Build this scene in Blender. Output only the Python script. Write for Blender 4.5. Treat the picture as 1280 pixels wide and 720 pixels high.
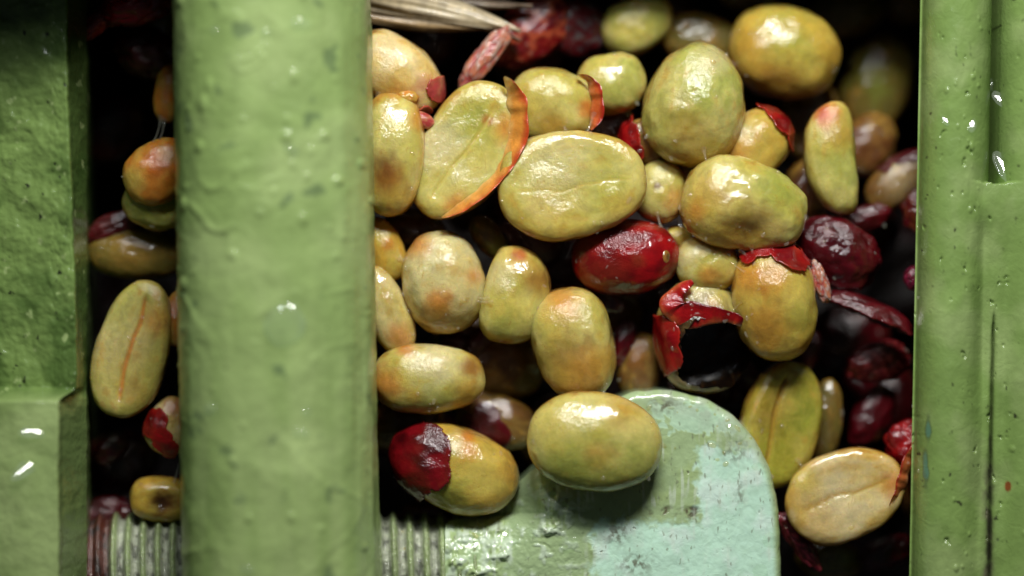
import bpy, math, random
import numpy as np
from math import radians as R

# ------------------------------------------------------------------ camera, light, exposure
sc = bpy.context.scene
for o in list(bpy.data.objects):
    bpy.data.objects.remove(o)
sc.unit_settings.scale_length = 0.01          # one unit is about a centimetre
H = 40.0                                      # camera height over the bean layer
cam = bpy.data.objects.new('camera', bpy.data.cameras.new('camera'))
sc.collection.objects.link(cam)
cam.location = (0, 0, H)
cam.data.sensor_width = 36
cam.data.lens = 36 * H / 12.8
cam.data.clip_start = 0.5
cam.data.clip_end = 500
cam.data.dof.use_dof = True
cam.data.dof.focus_distance = H - 0.45
cam.data.dof.aperture_fstop = 0.046
sc.camera = cam

world = bpy.data.worlds.new("World")
sc.world = world
world.use_nodes = True
bg = world.node_tree.nodes['Background']
bg.inputs[0].default_value = (0.75, 0.88, 1.0, 1)
bg.inputs[1].default_value = 0.025

def area(name, loc, target, sx, sy, energy, col):
    d = bpy.data.lights.new(name, 'AREA')
    d.shape = 'RECTANGLE'; d.size = sx; d.size_y = sy; d.energy = energy; d.color = col
    o = bpy.data.objects.new(name, d); sc.collection.objects.link(o)
    o.location = loc
    import mathutils
    o.rotation_euler = (mathutils.Vector(target) - mathutils.Vector(loc)).to_track_quat('-Z', 'Y').to_euler()
    return o
area('key_lamp', (2.4, 19.0, 18.5), (0.6, 0, 0), 9.5, 4.6, 8900, (1.0, 0.99, 0.965))
area('side_lamp', (-6.5, 14.0, 17.0), (0, 0, 0), 2.0, 3.2, 800, (0.93, 0.97, 1.0))

sc.view_settings.view_transform = 'Standard'
sc.view_settings.look = 'None'
sc.view_settings.exposure = 0.0
sc.view_settings.gamma = 1.0
sc.render.engine = 'CYCLES'
sc.cycles.use_denoising = True
sc.cycles.max_bounces = 8
sc.cycles.use_adaptive_sampling = False
sc.cycles.caustics_reflective = False
sc.cycles.sample_clamp_indirect = 4.0

# ------------------------------------------------------------------ helpers
rng = random.Random(7)

def W(px, py, z=0.0):
    """photo pixel -> world point at depth z"""
    s = (H - z) / H
    return ((px - 640) / 100 * s, (360 - py) / 100 * s, z)

def PX(v):
    """world points -> photo pixel coordinates"""
    s = H / (H - v[:, 2])
    return 640 + v[:, 0] * 100 * s, 360 - v[:, 1] * 100 * s

_G = np.random.RandomState(3)
_perm = _G.permutation(256); _perm = np.concatenate([_perm, _perm, _perm])
_grad = _G.normal(size=(256, 3)); _grad /= np.linalg.norm(_grad, axis=1)[:, None]
def perlin(p):
    i = np.floor(p).astype(int); f = p - i; i &= 255
    u = f * f * f * (f * (f * 6 - 15) + 10)
    r = 0
    for dx in (0, 1):
        wx = u[:, 0] if dx else 1 - u[:, 0]
        for dy in (0, 1):
            wy = u[:, 1] if dy else 1 - u[:, 1]
            for dz in (0, 1):
                wz = u[:, 2] if dz else 1 - u[:, 2]
                h = _perm[_perm[_perm[(i[:, 0] + dx) & 255] + ((i[:, 1] + dy) & 255)] + ((i[:, 2] + dz) & 255)]
                g = _grad[h]
                r = r + wx * wy * wz * (g[:, 0] * (f[:, 0] - dx) + g[:, 1] * (f[:, 1] - dy) + g[:, 2] * (f[:, 2] - dz))
    return r * 1.6
def fbm(p, s=1.0, o=3, off=0.0):
    r = 0; a = 1.0; t = 0
    for k in range(o):
        r = r + a * perlin(p * s + off + 17.3 * k); t += a; a *= .5; s *= 2.03
    return r / t
def smooth(x, a, b):
    t = np.clip((x - a) / (b - a), 0, 1); return t * t * (3 - 2 * t)
def mixc(c, d, m):
    return c * (1 - m[:, None]) + np.array(d)[None, :] * m[:, None]

def mesh_obj(name, verts, faces, mat, parent=None, cols=None, shade=True):
    me = bpy.data.meshes.new(name)
    verts = np.asarray(verts, dtype=np.float32)
    if isinstance(faces, np.ndarray):
        k = faces.shape[1]; n = len(faces)
        me.vertices.add(len(verts)); me.vertices.foreach_set('co', verts.ravel())
        me.loops.add(n * k); me.loops.foreach_set('vertex_index', faces.astype(np.int32).ravel())
        me.polygons.add(n); me.polygons.foreach_set('loop_start', np.arange(0, n * k, k, dtype=np.int32))
        me.update(calc_edges=True); me.validate()
    else:
        me.from_pydata([tuple(v) for v in verts], [], faces)
    if cols is not None:
        a = me.color_attributes.new('col', 'FLOAT_COLOR', 'POINT')
        c = np.ones((len(verts), 4), dtype=np.float32); c[:, :3] = np.clip(cols[:, :3], 0, 1)
        if cols.shape[1] > 3: c[:, 3] = cols[:, 3]
        a.data.foreach_set('color', c.ravel())
    if shade:
        me.polygons.foreach_set('use_smooth', np.ones(len(me.polygons), dtype=bool))
    me.materials.append(mat)
    o = bpy.data.objects.new(name, me)
    sc.collection.objects.link(o)
    if parent: o.parent = parent
    return o

def tag(o, label=None, cat=None, group=None, kind=None):
    if label: o['label'] = label
    if cat: o['category'] = cat
    if group: o['group'] = group
    if kind: o['kind'] = kind
    return o

def empty(name, loc=(0, 0, 0)):
    o = bpy.data.objects.new(name, None); sc.collection.objects.link(o); o.location = loc
    o.empty_display_size = .2
    return o

def grid_faces(nr, nc, wrap=False):
    i = np.arange(nr - 1)[:, None]; j = np.arange(nc if wrap else nc - 1)[None, :]
    j2 = (j + 1) % nc
    return np.stack([i * nc + j, i * nc + j2, (i + 1) * nc + j2, (i + 1) * nc + j], -1).reshape(-1, 4)

# ------------------------------------------------------------------ materials
def base_mat(name):
    m = bpy.data.materials.new(name); m.use_nodes = True
    nt = m.node_tree; b = nt.nodes['Principled BSDF']
    return m, nt, b
def N(nt, t, **k):
    n = nt.nodes.new(t)
    for a, v in k.items(): setattr(n, a, v)
    return n
def noise(nt, scale, detail=3, dist=0.0, rough=.5, vec=None):
    n = N(nt, 'ShaderNodeTexNoise'); n.inputs['Scale'].default_value = scale
    n.inputs['Detail'].default_value = detail; n.inputs['Distortion'].default_value = dist
    n.inputs['Roughness'].default_value = rough
    if vec: nt.links.new(vec, n.inputs['Vector'])
    return n
def mapr(nt, src, a, b, c, d):
    n = N(nt, 'ShaderNodeMapRange'); nt.links.new(src, n.inputs[0])
    for i, v in enumerate((a, b, c, d)): n.inputs[i + 1].default_value = v
    return n.outputs[0]
def math_(nt, op, a, b=None):
    n = N(nt, 'ShaderNodeMath', operation=op)
    for i, v in enumerate((a, b)):
        if v is None: continue
        if isinstance(v, (int, float)): n.inputs[i].default_value = v
        else: nt.links.new(v, n.inputs[i])
    return n.outputs[0]
def mixrgb(nt, fac, a, b, mode='MIX'):
    n = N(nt, 'ShaderNodeMix', data_type='RGBA', blend_type=mode)
    for s, v in ((n.inputs[0], fac), (n.inputs[6], a), (n.inputs[7], b)):
        if isinstance(v, (int, float)): s.default_value = v
        elif isinstance(v, tuple): s.default_value = (*v, 1)
        else: nt.links.new(v, s)
    return n.outputs[2]

def flesh_mat(name, sss=.35, rough=.34, coat=1.0, bump=.16, spots=True):
    """wet bean / fruit skin: colour from the mesh, fine relief and gloss from the nodes"""
    m, nt, b = base_mat(name)
    at = N(nt, 'ShaderNodeVertexColor', layer_name='col')
    oi = N(nt, 'ShaderNodeObjectInfo')
    tc = N(nt, 'ShaderNodeTexCoord')
    add = N(nt, 'ShaderNodeVectorMath', operation='ADD')
    nt.links.new(tc.outputs['Object'], add.inputs[0]); nt.links.new(oi.outputs['Random'], add.inputs[1])
    v = add.outputs[0]
    n1 = noise(nt, 9, 5, .6, .6, v); n2 = noise(nt, 26, 4, .2, .6, v)
    f1 = mapr(nt, n1.outputs[0], .3, .7, .84, 1.14)
    c = mixrgb(nt, 1.0, at.outputs[0], f1, 'MULTIPLY')
    if spots:
        n3 = noise(nt, 46, 3, .3, .6, v); sp = mapr(nt, n3.outputs[0], .68, .72, 0, .6)
        vn = noise(nt, 5.5, 4, .9, .6, v); ln = math_(nt, 'ABSOLUTE', math_(nt, 'SUBTRACT', vn.outputs[0], .5))
        c = mixrgb(nt, math_(nt, 'MULTIPLY', mapr(nt, ln, .0, .014, .42, 0), mapr(nt, n1.outputs[0], .45, .6, 0, 1)), c, (.34, .13, .02))
        c = mixrgb(nt, sp, c, (.27, .11, .025))
    nt.links.new(c, b.inputs['Base Color'])
    b.inputs['Roughness'].default_value = rough
    b.inputs['Subsurface Weight'].default_value = sss
    b.inputs['Subsurface Radius'].default_value = (.42, .18, .035)
    b.inputs['Subsurface Scale'].default_value = .7
    b.inputs['Specular IOR Level'].default_value = .3
    b.inputs['Coat Weight'].default_value = coat
    b.inputs['Coat Roughness'].default_value = .10
    b.inputs['Coat IOR'].default_value = 1.5
    big = noise(nt, 3.6, 3, .5, .55, v); fine = noise(nt, 22, 4, .4, .6, v)
    msk = noise(nt, 1.5, 2, .2, .5, v)
    h = math_(nt, 'ADD', big.outputs[0], math_(nt, 'MULTIPLY', fine.outputs[0], mapr(nt, msk.outputs[0], .42, .60, .04, .85)))
    bp = N(nt, 'ShaderNodeBump'); bp.inputs['Strength'].default_value = bump; bp.inputs['Distance'].default_value = .16
    nt.links.new(h, bp.inputs['Height']); nt.links.new(bp.outputs[0], b.inputs['Coat Normal'])
    bp2 = N(nt, 'ShaderNodeBump'); bp2.inputs['Strength'].default_value = bump * .6; bp2.inputs['Distance'].default_value = .1
    nt.links.new(h, bp2.inputs['Height']); nt.links.new(bp2.outputs[0], b.inputs['Normal'])
    return m
M_BEAN = flesh_mat('wet_parchment', sss=.5, rough=.27, bump=.26)
M_SKIN = flesh_mat('red_fruit_skin', sss=.10, rough=.28, bump=.30, spots=False)
M_PULP = flesh_mat('dark_pulp', sss=0, rough=.6, coat=.06, bump=.8, spots=False)

def paint_mat(name, rough=.36, coat=.5, pits=.3):
    m, nt, b = base_mat(name)
    at = N(nt, 'ShaderNodeVertexColor', layer_name='col')
    tc = N(nt, 'ShaderNodeTexCoord'); v = tc.outputs['Object']
    n1 = noise(nt, 1.6, 5, .8, .6, v); n2 = noise(nt, 11, 5, .3, .65, v)
    f = mapr(nt, n1.outputs[0], .3, .7, .86, 1.12)
    c = mixrgb(nt, 1.0, at.outputs[0], f, 'MULTIPLY')
    c = mixrgb(nt, mapr(nt, n2.outputs[0], .35, .7, 0, .22), c, mixrgb(nt, 1.0, at.outputs[0], (.62, .66, .5), 'MULTIPLY'))
    # small dirt specks in the paint
    vo = N(nt, 'ShaderNodeTexVoronoi'); vo.inputs['Scale'].default_value = 3.2; vo.inputs['Randomness'].default_value = 1
    nt.links.new(v, vo.inputs['Vector'])
    big = noise(nt, .9, 2, 0, .5, v)
    sp = math_(nt, 'MULTIPLY', mapr(nt, vo.outputs['Distance'], .045, .085, 1, 0), mapr(nt, big.outputs[0], .45, .6, 0, pits * 2))
    c = mixrgb(nt, sp, c, (.03, .035, .02))
    nt.links.new(c, b.inputs['Base Color'])
    rr = mapr(nt, n2.outputs[0], .3, .7, rough - .08, rough + .12)
    nt.links.new(rr, b.inputs['Roughness'])
    b.inputs['Specular IOR Level'].default_value = .25
    b.inputs['Coat Weight'].default_value = coat; b.inputs['Coat Roughness'].default_value = .11
    fine = noise(nt, 24, 5, .2, .6, v); med = noise(nt, 6.5, 4, 1.2, .55, v)
    h = math_(nt, 'ADD', med.outputs[0], math_(nt, 'MULTIPLY', fine.outputs[0], .22))
    h = math_(nt, 'SUBTRACT', h, math_(nt, 'MULTIPLY', sp, .3))
    bp = N(nt, 'ShaderNodeBump'); bp.inputs['Strength'].default_value = .28; bp.inputs['Distance'].default_value = .035
    nt.links.new(h, bp.inputs['Height']); nt.links.new(bp.outputs[0], b.inputs['Normal']); nt.links.new(bp.outputs[0], b.inputs['Coat Normal'])
    return m
M_PAINT = paint_mat('green_paint')
M_LUG = paint_mat('chipped_paint', .3, .8, .15)

def metal_mat():
    m, nt, b = base_mat('threaded_steel')
    at = N(nt, 'ShaderNodeVertexColor', layer_name='col')
    tc = N(nt, 'ShaderNodeTexCoord')
    n1 = noise(nt, 9, 5, .5, .7, tc.outputs['Object'])
    c = mixrgb(nt, 1.0, at.outputs[0], mapr(nt, n1.outputs[0], .3, .7, .6, 1.25), 'MULTIPLY')
    nt.links.new(c, b.inputs['Base Color'])
    nt.links.new(at.outputs['Alpha'], b.inputs['Metallic'])
    b.inputs['Roughness'].default_value = .32
    b.inputs['Coat Weight'].default_value = 1; b.inputs['Coat Roughness'].default_value = .1; b.inputs['Coat IOR'].default_value = 1.7
    bp = N(nt, 'ShaderNodeBump'); bp.inputs['Strength'].default_value = .7; bp.inputs['Distance'].default_value = .05
    n2 = noise(nt, 16, 5, .3, .7, tc.outputs['Object'])
    nt.links.new(n2.outputs[0], bp.inputs['Height']); nt.links.new(bp.outputs[0], b.inputs['Normal']); nt.links.new(bp.outputs[0], b.inputs['Coat Normal'])
    return m
M_METAL = metal_mat()

def clear_film(name, tint, body):
    """thin clear bead: what lies below shows through, the surface mirrors the light"""
    m = bpy.data.materials.new(name); m.use_nodes = True; nt = m.node_tree
    nt.nodes.remove(nt.nodes['Principled BSDF']); out = nt.nodes['Material Output']
    tr = N(nt, 'ShaderNodeBsdfTransparent'); tr.inputs[0].default_value = (*tint, 1)
    df = N(nt, 'ShaderNodeBsdfDiffuse'); df.inputs[0].default_value = (.85, .9, .82, 1)
    gl = N(nt, 'ShaderNodeBsdfGlossy'); gl.inputs['Roughness'].default_value = .05
    fr = N(nt, 'ShaderNodeFresnel'); fr.inputs[0].default_value = 1.6
    m1 = N(nt, 'ShaderNodeMixShader'); m1.inputs[0].default_value = body
    geo = N(nt, 'ShaderNodeNewGeometry'); ff = math_(nt, 'MULTIPLY', fr.outputs[0], math_(nt, 'SUBTRACT', 1.0, geo.outputs['Backfacing']))
    nt.links.new(tr.outputs[0], m1.inputs[1]); nt.links.new(df.outputs[0], m1.inputs[2])
    m2 = N(nt, 'ShaderNodeMixShader'); nt.links.new(ff, m2.inputs[0])
    nt.links.new(m1.outputs[0], m2.inputs[1]); nt.links.new(gl.outputs[0], m2.inputs[2])
    nt.links.new(m2.outputs[0], out.inputs[0])
    return m
M_WATER = clear_film('water', (.98, 1, .97), .05)
M_MUC = clear_film('clear_mucilage', (1, .95, .8), .08)

m, nt, b = base_mat('dark_iron'); M_IRON = m
tc = N(nt, 'ShaderNodeTexCoord'); n1 = noise(nt, 2.5, 5, .5, .6, tc.outputs['Object'])
nt.links.new(mixrgb(nt, n1.outputs[0], (.006, .004, .003), (.022, .012, .008)), b.inputs['Base Color'])
b.inputs['Roughness'].default_value = .6

m, nt, b = base_mat('dry_husk'); M_HUSK = m
at = N(nt, 'ShaderNodeVertexColor', layer_name='col')
tc = N(nt, 'ShaderNodeTexCoord'); n1 = noise(nt, 8, 4, 0, .6, tc.outputs['Object'])
nt.links.new(mixrgb(nt, 1.0, at.outputs[0], mapr(nt, n1.outputs[0], .3, .7, .6, 1.25), 'MULTIPLY'), b.inputs['Base Color'])
b.inputs['Roughness'].default_value = .5; b.inputs['Coat Weight'].default_value = .3

# ------------------------------------------------------------------ setting: trough floor, walls, bed of dark pulp
def box(name, x0, x1, y0, y1, z0, z1, mat, bevel=.06):
    import bmesh
    bm = bmesh.new(); bmesh.ops.create_cube(bm, size=1)
    for v in bm.verts:
        v.co = ((x0 + x1) / 2 + v.co.x * (x1 - x0), (y0 + y1) / 2 + v.co.y * (y1 - y0), (z0 + z1) / 2 + v.co.z * (z1 - z0))
    bmesh.ops.bevel(bm, geom=bm.edges[:], offset=bevel, segments=2, affect='EDGES')
    me = bpy.data.meshes.new(name); bm.to_mesh(me); bm.free(); me.materials.append(mat)
    o = bpy.data.objects.new(name, me); sc.collection.objects.link(o); return o
tag(box('trough_floor', -9, 9, -6.5, 6.5, -4.6, -4.2, M_IRON), kind='structure', label='black iron floor of the trough under the pulp')
tag(box('unseen_trough_wall', -9, 9, 4.2, 4.6, -4.2, 0.3, M_IRON), kind='structure', label='unseen upper wall of the trough, its height set to shade the top beans')  # unseen wall, as high as needed to shade the deep upper beans
tag(box('unseen_trough_wall', -9, 9, -6.3, -5.9, -4.2, -0.6, M_IRON), kind='structure', label='dark lower wall of the trough just below the picture')

# bed of mashed dark pulp: a lumpy sheet
n = 200
X, Y = np.meshgrid(np.linspace(-8.9, 8.9, n), np.linspace(-5.85, 4.1, n))
p = np.stack([X.ravel(), Y.ravel(), np.zeros(n * n)], 1)
p[:, 2] = -3.2 + .75 * fbm(p, .55, 4) + .25 * np.abs(fbm(p, 1.9, 3, 9))
c = mixc(np.tile([.005, .002, .001], (n * n, 1)), (.016, .002, .003), smooth(fbm(p, 1.2, 3, 5), 0, .4))
o = mesh_obj('pulp_bed', p, grid_faces(n, n), M_PULP, cols=c)
tag(o, 'wet near-black mash of fruit pulp at the bottom of the trough', kind='stuff')

# ------------------------------------------------------------------ painted iron parts
GREEN = np.array([.195, .30, .082]); GREEN_P = np.array([.33, .43, .17]); GREEN_D = np.array([.085, .17, .035])

def worms(p, s, off=0.0):
    """wrinkled paint: ridges where a noise crosses zero"""
    a = fbm(p, s, 2, off)
    return np.exp(-(a / .06) ** 2)

def blisters(x, y, count, box_, r0, r1, seed):
    rs = np.random.RandomState(seed); h = np.zeros(len(x))
    for _ in range(count):
        cx = rs.uniform(box_[0], box_[1]); cy = rs.uniform(box_[2], box_[3]); r = r0 + (r1 - r0) * rs.rand() ** 3
        k = rs.uniform(1, 1.8)
        d = ((x - cx) ** 2 + ((y - cy) / k) ** 2) / r ** 2
        s = d < 1
        h[s] = np.maximum(h[s], r * .55 * np.sqrt(1 - d[s]))
    return h

# --- big round post in front
def round_post():
    nr, nc = 620, 300
    ys = np.linspace(5.3, -5.3, nr); th = np.linspace(0, 2 * np.pi, nc, endpoint=False)
    # more angles on the front
    th = th - .35 * np.sin(2 * th) * 0
    Yg, T = np.meshgrid(ys, th, indexing='ij')
    zc, a, bb, e = 1.0, 1.175, 1.15, 2.35
    cs, sn = np.cos(T), np.sin(T)
    rr = (np.abs(cs) ** e + np.abs(sn) ** e) ** (-1 / e)
    nx, nz = cs * rr, sn * rr
    x0 = (215 + 229 * 0 + (229 - 215) / 7.2 * (3.6 - Yg) + 461 + (472 - 461) / 7.2 * (3.6 - Yg)) / 2
    xc = (x0 - 640) / 100 * (H - zc) / H
    xc = xc + .012; a = 1.195
    x, y, z = (xc + a * nx).ravel(), Yg.ravel(), (zc + bb * nz).ravel()
    p = np.stack([x, y, z], 1)
    top = smooth(y, -3.2, 2.5)
    pw = p * np.array([1, 1, .8])
    w = worms(pw, .95, 3) * .022 * (.35 + .65 * top) * smooth(fbm(p, .7, 2, 8), -.25, .3)
    w += worms(pw, 2.1, 33) * .010 * smooth(fbm(p, .6, 2, 60), -.1, .3) * (.3 + .7 * top)
    run = fbm(p * np.array([2.6, .22, 2.6]), 1, 3, 20) * .035 * (1.15 - .6 * top) * (.5 + smooth(x, -3.2, -2.0))
    b_ = blisters(x, y, 70, (-4.3, -1.6, -4, 4), .02, .06, 5) * (z > zc)
    b_ = np.maximum(b_, blisters(x, y, 26, (-4.2, -1.8, 0, 4), .03, .07, 15) * (z > zc))
    d = w + run + b_ * .8 + .012 * fbm(p, 4, 3, 2)
    nrm = np.stack([nx, 0 * nx, nz], -1).reshape(-1, 3); nrm /= np.linalg.norm(nrm, axis=1)[:, None]
    p = p + nrm * d[:, None]
    c = np.tile(GREEN, (len(p), 1))
    c = mixc(c, GREEN_P * 1.08, np.clip(.15 + .25 * smooth(x, -4.2, -2.6) + .45 * smooth(fbm(p, .8, 3, 40), -.1, .4) + .5 * smooth(-y, -2.5, 3) * smooth(fbm(p * np.array([2, .3, 2]), 1, 3, 44), -.3, .4), 0, 1))  # paler towards the right: light from that side painted into the colour
    c = mixc(c, (.05, .09, .05), .55 * smooth(fbm(p, 3.1, 3, 70), .34, .46))
    f = grid_faces(nr, nc, True)
    o = mesh_obj('machine_post', p, f, M_PAINT, cols=c)
    return o
post = round_post()
tag(post, 'thick green painted post with wrinkled paint, standing in front of the beans', 'machine post')

# --- left casting (height field)
def casting_left():
    nr, nc = 560, 190
    ys = np.linspace(5.3, -5.3, nr)
    u = np.concatenate([np.linspace(-140, 60, 100), np.linspace(62, 128, 90)])
    Yg, Ug = np.meshgrid(ys, u, indexing='ij')
    y = Yg.ravel(); px = Ug.ravel()
    py = 360 - y * 100
    low = smooth(py, 484, 502)              # lower, prouder block
    edge = (84 + 12 * smooth(py, 0, 480)) * (1 - low) + 74 * low
    far = 112 + 0 * px
    side = smooth(px, edge - 3, edge + 4)
    topz = 1.0 - .32 * low * 0 + .32 * low
    t = np.clip((px - edge) / (far - edge), 0, 1.6)
    z = topz - side * (.12 + 1.0 * t) - 3.2 * smooth(px, 108, 122)
    # upper face leans away to the left
    z = z + (1 - low) * (np.minimum(px, edge) - 90) / 100 * .30
    z = z - low * .22 * smooth(-px, -40, 60)
    p = np.stack([(px - 640) / 100 * (H - z) / H, y * (H - 1) / H, z], 1)
    q = p * np.array([1, 1, .3])
    rough = (.055 * fbm(q, 2.6, 4, 4) + .03 * np.abs(fbm(q, 6, 3, 7))) * (1 - low) + low * (.03 * fbm(q, 1.6, 3, 7) + .008 * fbm(q, 7, 3, 7))
    p[:, 2] += rough * (1 - .6 * side) * (px < 108)
    p[:, 0] += .02 * fbm(q, 5, 3, 14)
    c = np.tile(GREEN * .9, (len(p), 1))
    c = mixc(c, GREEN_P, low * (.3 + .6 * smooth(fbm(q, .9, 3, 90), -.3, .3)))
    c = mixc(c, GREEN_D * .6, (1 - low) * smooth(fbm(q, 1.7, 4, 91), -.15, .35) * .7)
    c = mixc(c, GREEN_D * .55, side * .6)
    sp = smooth(fbm(q, 7.5, 3, 93), .42, .5) * (1 - low) * (1 - side)
    c = mixc(c, (.015, .018, .01), sp)
    c = mixc(c, GREEN_P * 1.1, .8 * smooth(fbm(q, 6.5, 3, 193), .38, .5) * (1 - low))
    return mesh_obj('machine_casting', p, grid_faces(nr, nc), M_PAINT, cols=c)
o = casting_left()
tag(o, 'rough dark green cast bar with a proud block by the rusty bolt end', 'machine casting')

# --- right: two tubes welded together
def tubes_right():
    nr = 640
    ys = np.linspace(5.3, -5.3, nr)
    # tube centre lines in photo px at mid height: A 1156..1243, B 1246..1345
    u = np.concatenate([1 - np.cos(np.linspace(0, np.pi / 2, 70)), ])   # dense at the left rim
    xs = np.concatenate([-.45 + .45 * u, np.linspace(.01, .405, 50), np.linspace(.41, .52, 40), np.linspace(.53, 1.9, 90)])
    nc = len(xs)
    Yg, Xg = np.meshgrid(ys, xs, indexing='ij')
    y = Yg.ravel(); x = Xg.ravel()
    rA = .428
    zA = np.where(np.abs(x) < rA, .62 * np.sqrt(np.clip(1 - (np.abs(x) / rA) ** 2.3, 0, 1)), 0)
    zA = np.where(x > rA, -2.5, zA)
    xb = (x - 1.07) / .55
    zB = np.where(np.abs(xb) < 1, .66 * np.sqrt(np.clip(1 - np.abs(xb) ** 2.6, 0, 1)), -2.5)
    py = 360 - y * 100
    web = np.where((py > 228 + 10 * fbm(np.stack([x, x * 0, x * 0], 1), 3, 2)), 1.0, 0.0)
    wz = .50 + .06 * np.exp(-((py - 250) / 40) ** 2) - .05 * smooth(py, 280, 420) + .07 * smooth(py, 600, 700)
    near = smooth(x, .02, .14) * (1 - smooth(x, .80, .95))
    z = np.maximum(zA, zB)
    # smooth union with the web
    k = .10
    hgt = wz * np.clip(near * 1.0, 0, 1)
    zw = np.maximum(z, 0) ; ww = hgt
    hh = np.clip(.5 + .5 * (ww - zw) / k, 0, 1)
    zs = zw * (1 - hh) + ww * hh + k * hh * (1 - hh)
    inner = smooth(x, .05, .2) * (1 - smooth(x, .78, .95))
    zf = np.where(web > .5, z * (1 - inner) + np.maximum(zs, z) * inner, z)
    # the crack between the tubes lower down
    line = .475 + .006 * fbm(np.stack([y, y * 0, y * 0], 1), 3, 3)
    zf = zf - web * (.10 * np.exp(-((x - line) / .012) ** 2) + .05 * np.exp(-((x - line) / .035) ** 2)) * smooth(py, 385, 420)
    # dip right of tube A
    zf = zf - web * .06 * np.exp(-((x - .33) / .09) ** 2) * smooth(py, 255, 300) * (1 - smooth(py, 440, 520))
    base = .25
    x0 = (1202.5 - 7.0 * (3.6 - y) / 3.6 * 1.0 + 1.0 - 640) / 100 * (H - .8) / H
    p = np.stack([x0 + x, y * (H - .8) / H, zf + base], 1)
    q = np.stack([p[:, 0], p[:, 1], x * .8], 1)
    d = .016 * fbm(q, 1.8, 3, 100) + .006 * fbm(q, 6, 3, 101)
    d += blisters(p[:, 0], p[:, 1], 14, (5.2, 6.4, -4, -1.8), .02, .06, 61)
    d += blisters(p[:, 0], p[:, 1], 24, (5.3, 5.75, .9, 4), .015, .04, 62)
    d -= .03 * smooth(fbm(q, 7.5, 3, 104), .42, .54)
    inside = (np.abs(x) < rA * .97) | (np.abs(xb) < .97) | (web > .5)
    p[:, 2] += d * inside
    # skirt at the left rim down into the trough
    P = p.reshape(nr, nc, 3)
    sk = P[:, :1, :].copy(); sk[:, :, 2] -= .42; sk[:, :, 0] += .35
    P = np.concatenate([sk, P], 1); nc += 1
    c = np.tile(GREEN, (nr * (nc - 1), 1)).astype(float)
    c = mixc(c, GREEN_P * .95, .6 * smooth(fbm(q, 1.3, 3, 110), -.1, .35))
    c = mixc(c, (.02, .02, .012), .9 * smooth(fbm(q, 9, 3, 111), .42, .5) * smooth(fbm(q, 1.1, 2, 112), -.2, .3))
    grime = web * smooth(py, 395, 560) * np.exp(-((x - line + .015) / (.02 + .035 * smooth(py, 540, 620))) ** 2) * smooth(fbm(q, 6, 3, 118), -.5, .1)
    c = mixc(c, (.06, .065, .035), np.clip(grime * 1.1, 0, 1))
    c = mixc(c, (.12, .11, .07), .8 * np.exp(-((x - .44) / .07) ** 2) * web * smooth(py, 560, 620) * smooth(fbm(q, 5, 3, 119), -.1, .3))
    # turquoise older paint showing in two chips at the left edge
    ppx, ppy = PX(p)
    for cx, cy, sx, sy in ((1160, 536, 3.5, 13), (1157, 584, 3.5, 18)):
        dd = np.sqrt(((ppx - cx) / sx) ** 2 + ((ppy - cy) / sy) ** 2) + .7 * fbm(q, 6, 3, 121)
        c = mixc(c, (.05, .08, .035), .6 * smooth(-dd, -1.6, -1.0))
        c = mixc(c, (.09, .24, .18), .7 * smooth(-dd, -1.2, -.7))
    dd = np.hypot(ppx - 1260, (ppy - 608) / 1.5)
    c = mixc(c, (.20, .06, .015), smooth(-dd, -5, -3.5))
    C = c.reshape(nr, nc - 1, 3); C = np.concatenate([C[:, :1], C], 1).reshape(-1, 3)
    return mesh_obj('machine_tubes', P.reshape(-1, 3), grid_faces(nr, nc), M_PAINT, cols=C)
o = tubes_right()
tag(o, 'two parallel green painted tubes welded side by side, slot between their upper ends', 'machine tubes')

# unseen plate added beyond the picture to shade the left casting's upper end
tag(box('unseen_shade_plate', -9, -4.0, 4.7, 5.3, -3, 3.4, M_PAINT), kind='structure', label='unseen plate added above the picture on the left to shade the casting')

# --- eye bolt: threaded shank + lug
bolt = empty('eye_bolt', W(330, 712, -.45))
tag(bolt, 'mint and green painted eye bolt with coarse thread, one bean lying on its lug', 'eye bolt')
bl = np.array(bolt.location)
def thread():
    nt_, nx_ = 96, 620
    x = np.linspace(84, 600, nx_); th = np.linspace(0, 2 * np.pi, nt_, endpoint=False)
    Xg, T = np.meshgrid(x, th, indexing='ij')
    pitch = 18.6 + 1.4 * (Xg > 400)
    ph = (Xg / pitch - T / (2 * np.pi)) % 1.0
    prof = np.clip(1 - np.abs(ph - .5) * 2.0, 0, 1); prof = np.clip((prof - .22) / .60, 0, 1) ** 1.2
    rust = smooth(-Xg, -146, -132)
    r = .64 + .085 * prof
    wx = (Xg - 640) / 100 * (H + .0) / H
    p = np.stack([wx.ravel(), (r * np.cos(T)).ravel(), (r * np.sin(T)).ravel()], 1)
    nz = fbm(p, 5, 4, 150)
    s = 1 + .02 * nz + rust.ravel() * .05 * fbm(p, 7, 3, 151)
    p[:, 1] *= s; p[:, 2] *= s
    pr = prof.ravel(); ru = rust.ravel()
    c = np.tile([.46, .50, .36], (len(p), 1)).astype(float)
    c = mixc(c, (.03, .035, .015), .8 * smooth(fbm(p, 6, 3, 155), -.05, .2) * (1 - pr))
    c = mixc(c, GREEN_P * .95, smooth(pr + .35 * nz, .35, .75) * .95)
    rr_ = mixc(np.tile([.10, .022, .008], (len(p), 1)).astype(float), (.02, .008, .006), smooth(nz, -.1, .3))
    c = c * (1 - ru[:, None]) + rr_ * ru[:, None]
    al = (1 - smooth(pr + .35 * nz, .3, .6)) * (1 - ru) * .05
    c = np.concatenate([c, al[:, None]], 1)
    p[:, 0] -= bl[0]
    return mesh_obj('threaded_shank', p, grid_faces(nx_, nt_, True), M_METAL, bolt, c)
thread()

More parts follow.
